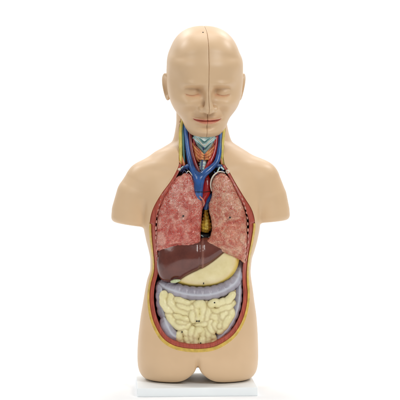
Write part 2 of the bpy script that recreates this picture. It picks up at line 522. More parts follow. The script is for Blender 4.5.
# ---- rib ends along the lungs
def rib(px, py, y, ang, s=1.0):
    x0, _, z0 = P(px, py, y)
    n, V, F = 10, [], []
    for i in range(6):
        ph = math.pi*(i+.5)/6-math.pi/2
        for k in range(n):
            th = 2*math.pi*k/n
            u = math.cos(ph)*math.cos(th)*.72*s; w = math.cos(ph)*math.sin(th)*1.4; v = math.sin(ph)*1.7*s
            V.append((x0+u*math.cos(ang)-v*math.sin(ang), y+w, z0+u*math.sin(ang)+v*math.cos(ang)))
    for i in range(5):
        for k in range(n): F.append((i*n+k, i*n+(k+1) % n, (i+1)*n+(k+1) % n, (i+1)*n+k))
    F.append(tuple(reversed(range(n)))); F.append(tuple(range(5*n, 6*n)))
    link('rib_end', np.array(V), F, M['ribtip'], shell)
LR = catmull([(180.5, 170), (174.5, 176), (168, 184), (163.5, 193), (160, 203), (157.6, 214), (156.6, 226), (156.4, 240), (157, 252), (157.4, 262)], 6, False)
RR = catmull([(231, 181), (236.5, 190), (241.5, 199), (245, 208), (247.2, 218), (247.5, 230), (247.2, 242), (246, 254), (244.8, 264)], 6, False)
for L, dy in ((LR, 4.4), (RR, 4.6)):
    acc = 0; last = L[0]
    for i in range(1, len(L)):
        acc += np.hypot(*(L[i]-L[i-1]))
        if acc > dy:
            acc = 0; t = L[i]-L[i-1]
            xq, _, zq = P(L[i][0], L[i][1], -22)
            if polydist(O1, np.array([xq]), np.array([zq]))[0] > -1.9: continue
            yq = np.arange(-46, 20, .25, dtype=f4)
            fq = body_field(np.full_like(yq, xq), yq, np.full_like(yq, zq)); yf = float(yq[np.argmax(fq < 0)])
            rib(L[i][0]+(-.5 if L is LR else .5)+.4*math.sin(i*2.3), L[i][1], max(yf+.7, -28)+.3*math.sin(i), math.atan2(t[0], t[1]), .7+.5*random.random())

# ---- lungs
def lung(name, pts, mat, label, bottom, peg):
    poly = outline(pts, -30, 7)
    h = .7
    lo, hi = poly.min(0), poly.max(0)
    (X, Y, Z), ax = grid((lo[0]-3, -52, lo[1]-3), (hi[0]+3, 12, hi[1]+3), h)
    d2 = polydist(poly, X[:, 0, :], Z[0])[:, None, :]
    D = pillow(X, Y, Z, d2, -11, 15, 3.6, 13, 11)
    nz = .35*np.sin(X*.9+np.sin(Z*.5)*2)*np.sin(Z*.8+np.cos(X*.6)*2)
    D = D + nz*.8
    D = D + .8*np.exp(-((Z-(bottom(X)+2.8))/.8)**2)*(Y < 0)
    V, F = nets(D, ax)
    up = np.clip((V[:, 2]-(HC-96))/26, 0, 1)*.6+.10
    o = link(name, V, F, mat, root, {'upper': up}); o['label'] = label
    if peg:
        x, y, z = P(peg[0], peg[1], -40)
        tube('peg_hole', [(peg[0], peg[1], -39.5), (peg[0], peg[1], -37)], [1.0, 1.0], M['black'], o, 10, 1)
    return o
RL = lung('right_lung', [(181, 175.5), (185, 173), (190, 174), (193, 178), (195.5, 184), (197, 192), (199.5, 196.5), (202.6, 200), (203.6, 205), (202.4, 211), (201.4, 220), (200.8, 232), (200.2, 245), (200, 248.8),
          (196, 249.6), (184, 250.2), (170, 250.8), (158.5, 251.2), (156.3, 250.4), (156.2, 244), (156.2, 232), (157.2, 218), (159.6, 205), (164, 194), (170, 184.5), (176, 178)],
          M['lung_r'], 'rosy red mottled lung', lambda X: HC+2.2+130-249.6+(X+43)*.084, (183.3, 216))
LL = lung('left_lung', [(213, 178.5), (216, 175), (221, 173.2), (226, 174.5), (231, 180), (236.5, 188.5), (241.5, 199), (245.2, 210), (247, 222), (247.4, 236), (246.6, 250), (245.4, 262), (244.3, 264),
          (240, 260.5), (230, 255.8), (217.5, 250), (206, 245.6), (202, 243.8), (205, 241.6), (209, 238.5), (211.5, 233), (212, 227), (211, 220), (209.2, 212), (208.6, 205), (210.5, 200), (212, 194), (211.6, 185)],
          M['lung_l'], 'orange pink mottled lung', lambda X: HC+2.2+130-243.6-np.maximum(X-2, 0)*.46, (230, 217.5))
tube('lung_margin', [(203.4, 206, -28), (204.2, 203, -29), (203, 199.8, -29), (200, 196.6, -29), (197.8, 193, -28)], [.4, .7, .8, .7, .4], M['lip_rim'], RL, 8)

# pale pleural cuffs at the lung tops
tube('pleural_cuff', [(211.6, 191, -24), (210.6, 185, -26), (211.6, 179, -27), (214.8, 174.2, -27), (219.5, 171.6, -26), (224.5, 172.4, -25)], [.4, .7, .8, .8, .7, .5], M['white'], LL, 10)

# ---- heart fat, gap
def blob(name, pts, yc, H, R, dome, dl, mat, parent, h=.6, attrs=None, mod=None, relax=2, hi_y=None):
    poly = outline(pts, yc-H, 6)
    lo, hi = poly.min(0), poly.max(0)
    (X, Y, Z), ax = grid((lo[0]-3, yc-H-dome-4, lo[1]-3), (hi[0]+3, yc+H+4, hi[1]+3), h)
    d2 = polydist(poly, X[:, 0, :], Z[0])[:, None, :]
    D = pillow(X, Y, Z, d2, yc, H, R, dome, dl)
    if mod is not None: D = mod(D, X, Y, Z, d2)
    V, F = nets(D, ax, relax)
    at = attrs(V) if attrs else None
    return link(name, V, F, mat, parent, at)

heart = blob('heart', [(204, 202), (209, 203), (210.5, 214), (213.5, 226), (213, 236), (206, 240), (198, 240), (197, 225), (200, 212)], 2, 8, 5, 6, 5, M['darkred'], root)
blob('heart_fat', [(204.6, 206), (207.6, 206), (208.2, 213), (210.4, 221), (211.4, 228), (208.5, 232.4), (203.6, 232.6), (200.4, 230), (200, 225), (202.6, 220), (203.6, 213)], -10, 7, 3.2, 5, 3, M['heartfat'], heart,
     mod=lambda D, X, Y, Z, d: D+.45*np.sin(Z*1.9+X*.5)+.25*np.sin(X*2.1))
blob('gap_shade', [(200, 233), (211, 233), (211, 240), (203, 243.5), (199, 240)], -6, 7, 2.5, 2, 3, M['black'], heart)  # black solid added for the shade in the gap below the heart
tube('coronary_vessel', [(201.5, 235.5, -17), (203, 236.5, -18)], [.7, .5], M['cart'], heart, 8)
tube('coronary_vessel', [(204.5, 240.3, -18), (207, 239, -18.5), (209.3, 237, -18)], [.5, .9, .4], M['cart'], heart, 8)

# ---- great vessels of chest and neck
ves = empty('neck_vessels', root)
multi_tube('vein', [[(185.4, 122, -6, 2.1), (186, 134, -9, 2.2), (187.6, 148, -13, 2.4), (189.8, 160, -17, 2.7), (192.4, 169, -21, 3.1), (196.4, 176, -25, 4.2), (198.5, 181, -26, 5.0), (198.3, 190, -26, 4.8), (198.5, 200, -24, 4.0), (199, 208, -20, 3.5)],
            [(222, 124, -6, 2.0), (220.6, 134, -9, 2.2), (219.8, 146, -13, 2.3), (218.4, 156, -17, 2.6), (216, 163, -20, 2.8), (210, 169, -24, 3.1), (204, 174, -26, 3.5), (199.5, 180, -26, 4.2)]], M['blue'], ves, .5, 3)['label'] = 'bright blue V of neck veins'
multi_tube('subclavian_vein', [[(189, 166, -18, 2.6), (184, 168, -17, 2.0), (180, 171, -16, 1.6)], ], M['blue'], ves, .5, 2)
multi_tube('subclavian_vein', [[(215, 165, -20, 2.6), (220, 166.5, -19, 2.3), (225, 168, -18, 1.8)], ], M['blue'], ves, .5, 2)
multi_tube('artery', [[(189.6, 122, -6, 1.9), (190.2, 134, -9, 2.0), (191.4, 148, -13, 2.1), (193.6, 158, -16, 2.1), (196.6, 167, -18, 2.1), (201, 176, -20, 3)]], M['darkred'], ves, .5, 2)
multi_tube('artery', [[(217.4, 122, -6, 1.9), (216.6, 134, -9, 2.2), (215.4, 146, -13, 2.4), (213.2, 155, -16, 2.4), (210, 162, -19, 2.4), (206.5, 169, -19, 2.4), (205, 176, -20, 3)]], M['red'], ves, .5, 2)
multi_tube('aorta', [[(205.5, 177, -17, 3.6), (206.6, 184, -19, 4.6), (205.5, 192, -20, 4.9), (202.8, 198, -20, 4.4), (203, 204, -16, 3.6)], [(206, 184, -18, 4), (210.5, 184, -16, 3.2), (212, 190, -12, 3)]], M['red'], ves, .5, 3)['label'] = 'glossy red aorta'
multi_tube('pulmonary_artery', [[(210.5, 196, -17, 3.0), (208, 202, -18, 3.0), (206, 208, -17, 2.4)]], M['blue'], ves, .5, 3)
tube('ligature', [(192.6, 191.6, -25), (195.5, 191.8, -29.5), (199, 192, -31), (202.5, 192, -29.6), (206, 191.8, -26), (211.5, 191.4, -22)], .35, M['black'], ves, 6)
# fine neck strips
for px in ((179.6, 180, 180.4, 180.6), ):
    tube('nerve_strip', [(185, 112, -5), (182.4, 121, -6), (180.6, 131, -8), (180.5, 143, -11), (180.6, 156, -14), (180.3, 164, -16.5)], [1.4, 1.5, 1.7, 1.8, 1.7, 1.4], M['yellow'], ves, 12)
tube('nerve_strip', [(221, 118, -6), (223.6, 130, -8), (222.6, 142, -12), (222, 155, -15), (222.6, 161, -16), (225.5, 166, -18), (227.6, 169.5, -19)], [1.6, 1.7, 1.6, 1.5, 1.3, 1.2, 1], M['yellow'], ves, 12)
tube('deep_muscle_strip', [(182.9, 118, -5), (183, 132, -8), (183.4, 146, -12), (184, 158, -15), (184.2, 164, -16)], [1.3, 1.3, 1.2, 1.1, .8], M['teal'], ves, 10)
tube('deep_muscle_strip', [(222.5, 126, -5), (221.8, 138, -9), (220.7, 150, -13)], [.9, .9, .7], M['teal'], ves, 10)
tube('muscle_strip', [(185, 151, -10), (183.5, 158, -14), (183.6, 165, -16), (186, 168, -17)], [.8, 1.6, 1.8, 1.2], M['thyroid'], ves, 10)
tube('muscle_strip', [(220.6, 150, -11), (220.8, 158, -15), (222, 164, -17)], [.8, 1.5, 1.2], M['thyroid'], ves, 10)
tube('muscle_strip', [(222.6, 160, -15), (225, 168, -17), (229, 176, -20), (234, 183.5, -23)], [.7, .9, 1.1, .9], M['darkred'], ves, 10)
tube('vessel_stub', [(180, 161.6, -18.3), (180.4, 162.8, -19.5)], [.9, .9], M['thyroid'], ves, 10)
# cut ends by the collarbones
for a, r, m in (([(177.5, 170.4, -19), (179.5, 169.4, -23)], [1.6, 1.5], 'white'), ([(182.5, 173.2, -24), (184.2, 170.4, -26), (187, 173.2, -26)], [.4, .5, .4], 'deepblue'),
                ([(181, 171.4, -22), (184, 167.6, -22), (188, 169.6, -23)], [.7, .9, .6], 'deepblue'), ([(183, 166.5, -20), (180.8, 168.4, -21)], [.6, .8], 'cart'),
                ([(186, 174, -26), (188.6, 171, -26), (192.6, 176, -26)], [.35, .5, .35], 'white'),
                ([(219.4, 167.6, -24), (217.6, 171.2, -26)], [.8, .7], 'cart'), ([(221.4, 167.4, -24), (223.6, 169.4, -25)], [.9, .7], 'cart'), ([(214.4, 172, -26), (216.8, 174.6, -26)], [.7, .5], 'deepblue'),
                ([(224.4, 173.2, -23), (222, 170.4, -24)], [.7, .8], 'deepblue'), ([(217.3, 175.5, -26), (218.4, 172.6, -27)], [.5, .5], 'darkred')):
    tube('vessel_end', a, r, M[m], ves, 10)
tube('collarbone_end', [(227.6, 171.6, -20), (227.6, 171.6, -23.5)], [2.3, 2.1], M['white'], ves, 16)
tube('marrow', [(227.6, 171.6, -23.6), (227.6, 171.6, -25.4)], [1.1, 1.0], M['ribtip'], ves, 12)

# ---- larynx, thyroid, windpipe
lar = empty('larynx', root)
def shield():
    def mod(D, X, Y, Z, d):
        # V shaped shield with ridges
        v = Z-(HC-17)-np.abs(X-4.5)*.75
        return D - 1.0*np.exp(-((v)/1.2)**2) - .9*np.exp(-((v-6)/1.1)**2) + .8*np.exp(-((v-3)/1.2)**2) - .8*np.exp(-((X-4.5)/1.3)**2)*(Z < HC-14)
    o = blob('thyroid_cartilage', [(193, 124), (216, 124), (216, 138), (212.5, 146), (206.5, 155), (202.6, 155), (197.5, 147), (193.6, 139)], -6, 7, 3, 5, 6, M['cart'], lar, .5, None, mod)
    return o
shield()
for i, s in enumerate((-1, 1)):
    for j in range(3):
        cx = 204.3
        tube('thyroid_gland', [(cx+s*(11.5-j*.6), 143.5+j*3.2, -12), (cx+s*(8.8-j*.4), 147.5+j*3.4, -15.5), (cx+s*5.0, 151.5+j*3.2, -18.4), (cx+s*1.0, 154.6+j*2.3, -19.4)], [1.0, 1.6, 1.8, 1.0], M['thyroid'], lar, 12)
    tube('thyroid_gland', [(cx+s*10, 150, -12), (cx+s*8, 156, -14.5), (cx+s*5.6, 161, -15.5)], [1.2, 2.2, 1.2], M['thyroid'], lar, 12)
for s in (-1, 1):
    cx = 204.3
    for j in range(5):
        tube('muscle_strand', [(cx+s*(11.2-j*.7), 142.6+j*2.4, -14.4), (cx+s*(8.4-j*.5), 146.8+j*2.5, -17.4), (cx+s*(4.6-j*.2), 151+j*2.2, -20.2)], [.3, .45, .3], M[('darkred', 'yellow', 'red', 'darkred', 'heartfat')[j]], lar, 8)
    tube('muscle_strand', [(cx+s*10.6, 139, -13), (cx+s*9.8, 147, -14.6), (cx+s*7.4, 155, -16.6), (cx+s*5, 161, -17.4)], [.5, .8, .8, .5], M['red'], lar, 8)
for j, m in enumerate(('teal', 'white', 'teal')):
    tube('cartilage_fold', [(195.2+j*.8, 134.6+j*3, -14.2), (200, 138.4+j*3.3, -16.4), (204.4, 142.2+j*3.4, -17.6), (209, 138.4+j*3.3, -16.4), (214-j*.8, 134.6+j*3, -14.2)], [.3, .5, .5, .5, .3], M[m], lar, 8)
tube('neck_muscle', [(194.2, 137, -10), (194.4, 144, -12), (195.6, 151, -14), (197.5, 158, -15)], [.9, 1.1, 1.0, .7], M['red'], lar, 10)
tube('neck_muscle', [(213.8, 137, -10), (213.2, 144, -12), (212, 150, -14)], [.9, 1.1, 1.0], M['thyroid'], lar, 10)
tube('windpipe', [(203.6, 156, -12), (203, 164, -16), (202, 172, -18), (201, 178, -19)], [3.6, 3.3, 3.0, 2.6], M['cart'], lar, 16)
for k in range(6):
    y = 158.5+k*2.7; cx = 203.5-k*.32
    tube('windpipe_ring', [(cx-3.5, y+.2, -13.5-k*.8), (cx-2, y, -16.6-k*.8), (cx, y, -17.6-k*.8), (cx+2, y, -16.6-k*.8), (cx+3.4, y+.2, -13.5-k*.8)], .7, M['white' if k % 2 else 'cart'], lar, 8)
tube('thyroid_vein', [(202.4, 160, -19.6), (201.6, 168, -22.6), (201.2, 174, -24)], [.8, .8, .8], M['deepblue'], lar, 8)
tube('thyroid_vein', [(203.3, 147.6, -19.5), (203.4, 149.5, -19.8)], [.8, .7], M['deepblue'], lar, 8)

# ---- liver, gallbladder, stomach
LIV = [(157.4, 246), (157.6, 256), (157.6, 266), (158.6, 275), (161, 280.5), (166, 283), (173, 283), (180, 281), (188, 276.6), (197, 272), (206, 267.6), (215, 262), (222, 256.8), (227, 252), (229, 246), (215, 238), (190, 238), (165, 240)]
def liver_mod(D, X, Y, Z, d):
    c = np.exp(-((X-(.5-(Z-(HC-125))*.02))/1.6)**2)*(Y < 0)
    b = np.exp(-(((X-2.6)/.9)**2))*(Y < 0)*(Z > HC-140)*(Z < HC-112)
    return D+1.2*c-.9*b+.8*np.sin(X*.13+1)*np.sin(Z*.14)
def liver_attr(V):
    return {'tint': np.exp(-((V[:, 0]-2.6)/1.1)**2)*(V[:, 1] < 0)*.45}
liver = blob('liver', LIV, -12, 13, 8, 14, 15, M['liver'], root, .75, liver_attr, liver_mod, 4)
liver['label'] = 'glossy dark brown liver below the lungs'
tube('gallbladder', [(171.5, 281.6, -28), (175, 281.2, -30.5), (179.5, 280.4, -29)], [1.2, 1.9, 1.1], M['gall'], liver, 12)

STO = [(177, 283.5), (184, 286.3), (193, 288), (202, 288.4), (212, 287.4), (221, 284.8), (229, 280), (235, 273), (238.5, 265), (239.6, 256), (236, 250), (226, 248), (216, 256), (204, 264), (190, 271), (180, 277)]
sp = outline(STO, -27, 6)
lowx = np.array([P(x, y, -30)[::2] for x, y in STO[:10]])
def sto_attr(V):
    t = -polydist(sp, V[:, 0], V[:, 2])
    low = V[:, 2] < (HC+130-262) - np.clip((30-V[:, 0])*.42, 0, 40)*.55
    nearlow = np.min(np.sqrt((V[:, None, 0]-catmull(lowx, 5, False)[None, :, 0])**2+(V[:, None, 2]-catmull(lowx, 5, False)[None, :, 1])**2), 1)
    return {'crease': np.clip(1.9-nearlow/2.4, 0, 1)*.85, 'tint': np.clip(1-np.abs(nearlow-4.5)/3, 0, 1)*.12}
sto = blob('stomach', STO, -10, 13, 6, 7, 10, M['stomach'], root, .7, sto_attr,
           lambda D, X, Y, Z, d: D-.5*np.exp(-((d+3.2)/1.1)**2)*(Y < -10))
sto['label'] = 'pale cream stomach with a yellow lower rim'

# ---- large bowel
CT = [(163, 284, -13), (168, 287, -17), (175, 289.6, -22), (187, 292.8, -24), (200, 293.9, -25), (213, 292.6, -24), (225, 288.4, -22), (234, 282, -18), (238, 274, -13), (239.5, 265, -8)]
def bowel_piece(name, pts, rad, hau, taenia_off, label, close_haus=.55, xsq=1.0):
    q = np.array([P(*p) for p in pts]); c = catmull(np.hstack([q, np.array(rad, float)[:, None]]), 6, False)
    h = .6
    m = max(rad)+4
    (X, Y, Z), ax = grid(c[:, :3].min(0)-m, c[:, :3].max(0)+m, h)
    best = np.full(np.broadcast(X, Y, Z).shape, 1e9, f4); par = np.zeros_like(best); side = np.zeros_like(best)
    s = 0
    for i in range(len(c)-1):
        a, b = c[i, :3], c[i+1, :3]; e = b-a; L = float(e@e); le = math.sqrt(L)
        t = np.clip(((X-a[0])*e[0]+(Y-a[1])*e[1]+(Z-a[2])*e[2])/L, 0, 1)
        dx, dy, dz = X-a[0]-t*e[0], Y-a[1]-t*e[1], Z-a[2]-t*e[2]
        d = np.sqrt(dx*dx+dy*dy+dz*dz)-(c[i, 3]+(c[i+1, 3]-c[i, 3])*t)
        m_ = d < best
        best = np.where(m_, d, best); par = np.where(m_, s+t*le, par)
        sd = (-e[2]*dx+e[0]*dz)/le      # signed offset across the tube, in the front plane
        side = np.where(m_, sd, side); s += le
    D = best + close_haus*np.maximum(np.cos(par*2*math.pi/hau), -.2)*np.clip(np.abs(side-taenia_off)/2, 0, 1)
    D = D - .55*np.exp(-((side-taenia_off)/1.1)**2)*(Y < np.interp(0, [0], [0]))
    V, F = nets(D, ax)
    # attributes from nearest centre line
    cc = catmull(np.hstack([q, np.array(rad, float)[:, None]]), 12, False)
    cr = np.zeros(len(V)); tn = np.zeros(len(V))
    e = np.gradient(cc[:, :3], axis=0); e /= np.linalg.norm(e, axis=1)[:, None]
    for j in range(0, len(V), 20000):
        v = V[j:j+20000]; k = ((v[:, None, :]-cc[None, :, :3])**2).sum(2).argmin(1)
        dv = v-cc[k, :3]; sd = -e[k, 2]*dv[:, 0]+e[k, 0]*dv[:, 2]
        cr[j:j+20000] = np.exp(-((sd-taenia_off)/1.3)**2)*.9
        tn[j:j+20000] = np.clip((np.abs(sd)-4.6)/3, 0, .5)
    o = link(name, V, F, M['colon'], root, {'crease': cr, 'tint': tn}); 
    if label: o['label'] = label
    return o
bowel_piece('transverse_colon', CT, [4.6, 5.8, 6.6, 6.9, 7, 6.9, 6.7, 6.4, 6, 5], 7.5, -.6, 'lilac transverse colon with a pale central band')
bowel_piece('ascending_colon', [(160.4, 284, -12), (160.2, 294, -16), (160.6, 303, -17), (161.8, 311, -17), (164, 317, -18)], [4.5, 4.6, 4.6, 4.8, 4.2], 8, 1.5, None)
bowel_piece('caecum', [(165, 322, -20), (167.6, 328, -22), (171, 333.6, -23), (174.8, 337, -23)], [6, 7.4, 7, 5.6], 9, 1.2, 'lilac caecum pouch at the lower left of the belly')
bowel_piece('descending_colon', [(238.6, 272, -8), (238.2, 284, -14), (238, 296, -16), (236, 308, -18), (231.6, 319.5, -20), (225.4, 329.5, -22), (218, 336.5, -21)], [4.4, 4.2, 4.4, 4.8, 4.8, 4.6, 3.8], 8, 1.6, 'lilac descending colon along the right wall')

# ---- small bowel: folded coils, one piece
COILS_Z = [
 [(40, 42, 3.5), (37, 62, 3.7), (42, 84, 3.7), (55, 104, 3.4), (70, 112, 2.8)],
 [(72, 50, 3.4), (68, 74, 3.7), (82, 94, 3.6), (104, 108, 3.4), (128, 118, 3.3), (150, 124, 3.0)],
 [(98, 64, 3.4), (118, 72, 3.6), (142, 80, 3.4), (160, 78, 3.0), (172, 64, 2.6)],
 [(104, 88, 2.4), (128, 96, 3.0), (150, 102, 3.0), (164, 98, 2.4)],
 [(62, 126, 3.3), (70, 148, 3.9), (92, 170, 3.9), (118, 182, 3.6), (142, 180, 3.2), (156, 166, 2.9)],
 [(88, 128, 3.2), (106, 142, 3.4), (130, 150, 3.3), (152, 148, 2.8)],
 [(100, 160, 2.2), (122, 165, 2.6), (138, 164, 2.2)],
 [(184, 150, 3.0), (180, 130, 3.4), (181, 102, 3.5), (190, 84, 3.5), (206, 83, 3.5), (214, 102, 3.6), (215, 128, 3.6), (206, 148, 3.3)],
 [(228, 76, 2.8), (238, 92, 3.3), (238, 116, 3.4), (232, 138, 3.3), (218, 158, 3.0)],
 [(166, 118, 2.6), (166, 136, 3.0), (172, 152, 2.6)],
 [(250, 84, 3.3), (266, 76, 3.7), (284, 84, 3.4), (302, 74, 3.5), (320, 70, 3.2), (336, 54, 3.3), (346, 40, 2.6)],
 [(252, 108, 3.0), (270, 116, 3.5), (290, 110, 3.6), (310, 100, 3.4), (330, 94, 3.4), (346, 80, 2.6)],
 [(338, 112, 3.3), (336, 134, 3.7), (322, 152, 3.6), (312, 172, 3.6), (300, 190, 3.3), (286, 202, 2.8)],
 [(316, 122, 3.0), (302, 130, 3.2), (300, 146, 3.0)],
 [(250, 134, 3.0), (268, 140, 3.5), (282, 152, 3.3), (276, 168, 3.2), (262, 172, 3.0), (262, 188, 3.2), (276, 198, 2.8)],
 [(288, 136, 2.4), (294, 160, 2.8), (288, 178, 2.8)],
 [(246, 160, 2.8), (244, 182, 3.0), (254, 204, 2.8)],
 [(118, 202, 3.4), (106, 222, 3.6), (116, 242, 3.4), (132, 240, 3.0)],
 [(130, 200, 2.8), (142, 214, 3.2), (142, 236, 3.2), (148, 250, 2.4)],
 [(178, 254, 3.0), (176, 230, 3.5), (182, 208, 3.5), (196, 196, 3.4), (210, 204, 3.4), (214, 224, 3.6), (211, 248, 3.3)],
 [(226, 190, 2.8), (236, 208, 3.4), (240, 228, 3.5), (230, 250, 3.2)],
 [(166, 190, 2.6), (160, 212, 2.9), (159, 236, 3.0), (164, 254, 2.5)],
 [(252, 222, 2.8), (262, 236, 2.8), (254, 248, 2.4)],
 [(170, 168, 2.6), (186, 172, 2.8), (206, 170, 2.8), (226, 166, 2.6)],
]
COILS = [[(x/4.444+155, y/4.444*1.03+284.6, r) for x, y, r in c] for c in COILS_Z]
def bowel():
    yb = -25
    h = .5
    (X, Y, Z), ax = grid((-45, -40, HC-222), (42, -8, HC-156), h)
    D1 = None; chains = []
    for ci, ch in enumerate(COILS):
        ch = [P(p[0], p[1], yb+(ci % 3)*1.0-4.5*(1-((p[0]-199)/38)**2)+2)+(p[2]+.6,) for p in ch]
        c = catmull(ch, 4, False); c[:, 3] += .28*np.sin(np.arange(len(c))*1.15+ci*2); c[:, 1] += 1.2*np.sin(np.arange(len(c))*.36+ci*1.7); chains.append(c)
        lo_, hi_ = c[:, :3].min(0)-9, c[:, :3].max(0)+9
        ix = slice(*np.searchsorted(ax[0], (lo_[0], hi_[0]))); iz = slice(*np.searchsorted(ax[2], (lo_[2], hi_[2])))
        d = np.full((len(ax[0]), len(ax[1]), len(ax[2])), 9, f4); d[ix, :, iz] = segdist(X[ix], Y, Z[:, :, iz], c[:, :3], c[:, 3])
        D1 = d if D1 is None else smin(D1, d, .5)
    back = outline([(164, 290), (180, 297), (200, 300), (222, 297), (235, 289), (235, 304), (231, 318), (222, 332), (214, 340), (196, 343), (181, 339), (180, 328), (169, 317), (163, 305)], -20, 5)
    d2 = polydist(back, X[:, 0, :], Z[0])[:, None, :]
    D = smin(D1, np.maximum(d2, np.abs(Y+18)-(5.8-5*((X+1)/38)**2)), 1.2)
    D = D+.12*np.sin(X*1.3+np.sin(Z*.9)*1.5)*np.sin(Z*1.2+X*.4)
    V, F = nets(D, ax, 2)
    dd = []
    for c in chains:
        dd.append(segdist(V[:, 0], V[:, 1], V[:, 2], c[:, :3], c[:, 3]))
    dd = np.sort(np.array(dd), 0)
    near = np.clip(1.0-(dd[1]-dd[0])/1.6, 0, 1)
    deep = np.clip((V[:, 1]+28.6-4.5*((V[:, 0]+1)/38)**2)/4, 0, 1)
    global bowel_chains; bowel_chains = D
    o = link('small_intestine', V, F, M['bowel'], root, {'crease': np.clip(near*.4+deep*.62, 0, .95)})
    o['label'] = 'cream coils of small intestine filling the belly'
    return o
gut = bowel()
# small printed marks, worn to dark specks
def speck(px, py, y, w, hh, parent):
    x, _, z = P(px, py, y)
    V = [(x+a*w/2, y+b, z+c*hh/2) for a in (-1, 1) for b in (-.5, 1.5) for c in (-1, 1)]
    F = [(0, 1, 3, 2), (4, 6, 7, 5), (0, 2, 6, 4), (1, 5, 7, 3), (0, 4, 5, 1), (2, 3, 7, 6)]
    link('number_mark', np.array(V), F, M['black'], parent, smooth=False)
def front_of(ob, px, py):
    co = np.empty(len(ob.data.vertices)*3, f4); ob.data.vertices.foreach_get('co', co); co = co.reshape(-1, 3)/S
    x, _, z = P(px, py, -32); d = (co[:, 0]-x)**2+(co[:, 2]-z)**2
    return co[d < 1.5, 1].min()
for px, py, ww, hh_, ob in ((196.9, 321.2, 1.5, 1.3, gut), (199.0, 321.2, 1.3, 1.3, gut), (182, 332, 1.0, 1.2, gut), (214.6, 302.6, 1.2, 1.1, gut), (200.6, 343, 1.2, .9, gut), (203.6, 283.4, .8, 1.6, sto)):
    speck(px, py, front_of(ob, px, py)+.1, ww, hh_, ob)

# ------------------------------------------------------------------ head
YAW, PIT = math.radians(5.5), math.radians(13.5)
HO = np.array([4.3, 3.0, HC+46.0])
def head_local(X, Y, Z):
    x, y, z = X-HO[0], Y-HO[1], Z-HO[2]
    # undo yaw: front (-y) is turned towards +x
    c, s = math.cos(YAW), math.sin(YAW)
    u = c*x + s*y; w = s*x - c*y
    c, s = math.cos(PIT), math.sin(PIT)
    v = z*c + w*s; w2 = -z*s + w*c
    return u, v, w2
def head_world(u, v, w):
    c, s = math.cos(PIT), math.sin(PIT)
    z = v*c - w*s; w1 = v*s + w*c
    c, s = math.cos(YAW), math.sin(YAW)
    return np.array([HO[0]+c*u+s*w1, HO[1]+s*u-c*w1, HO[2]+z])
FACE = [(26, 33.4, 38.5, 30), (14, 34, 38.6, 28), (4, 34.4, 37.2, 25), (-6, 34.6, 37.4, 22), (-16, 32.8, 38.4, 18), (-26, 28.6, 38.6, 13), (-33, 23.8, 37.8, 7), (-39, 20.6, 37, 2), (-45, 16.6, 34.2, -4)]
def g1(t, s): return np.exp(-(t/s)**2)
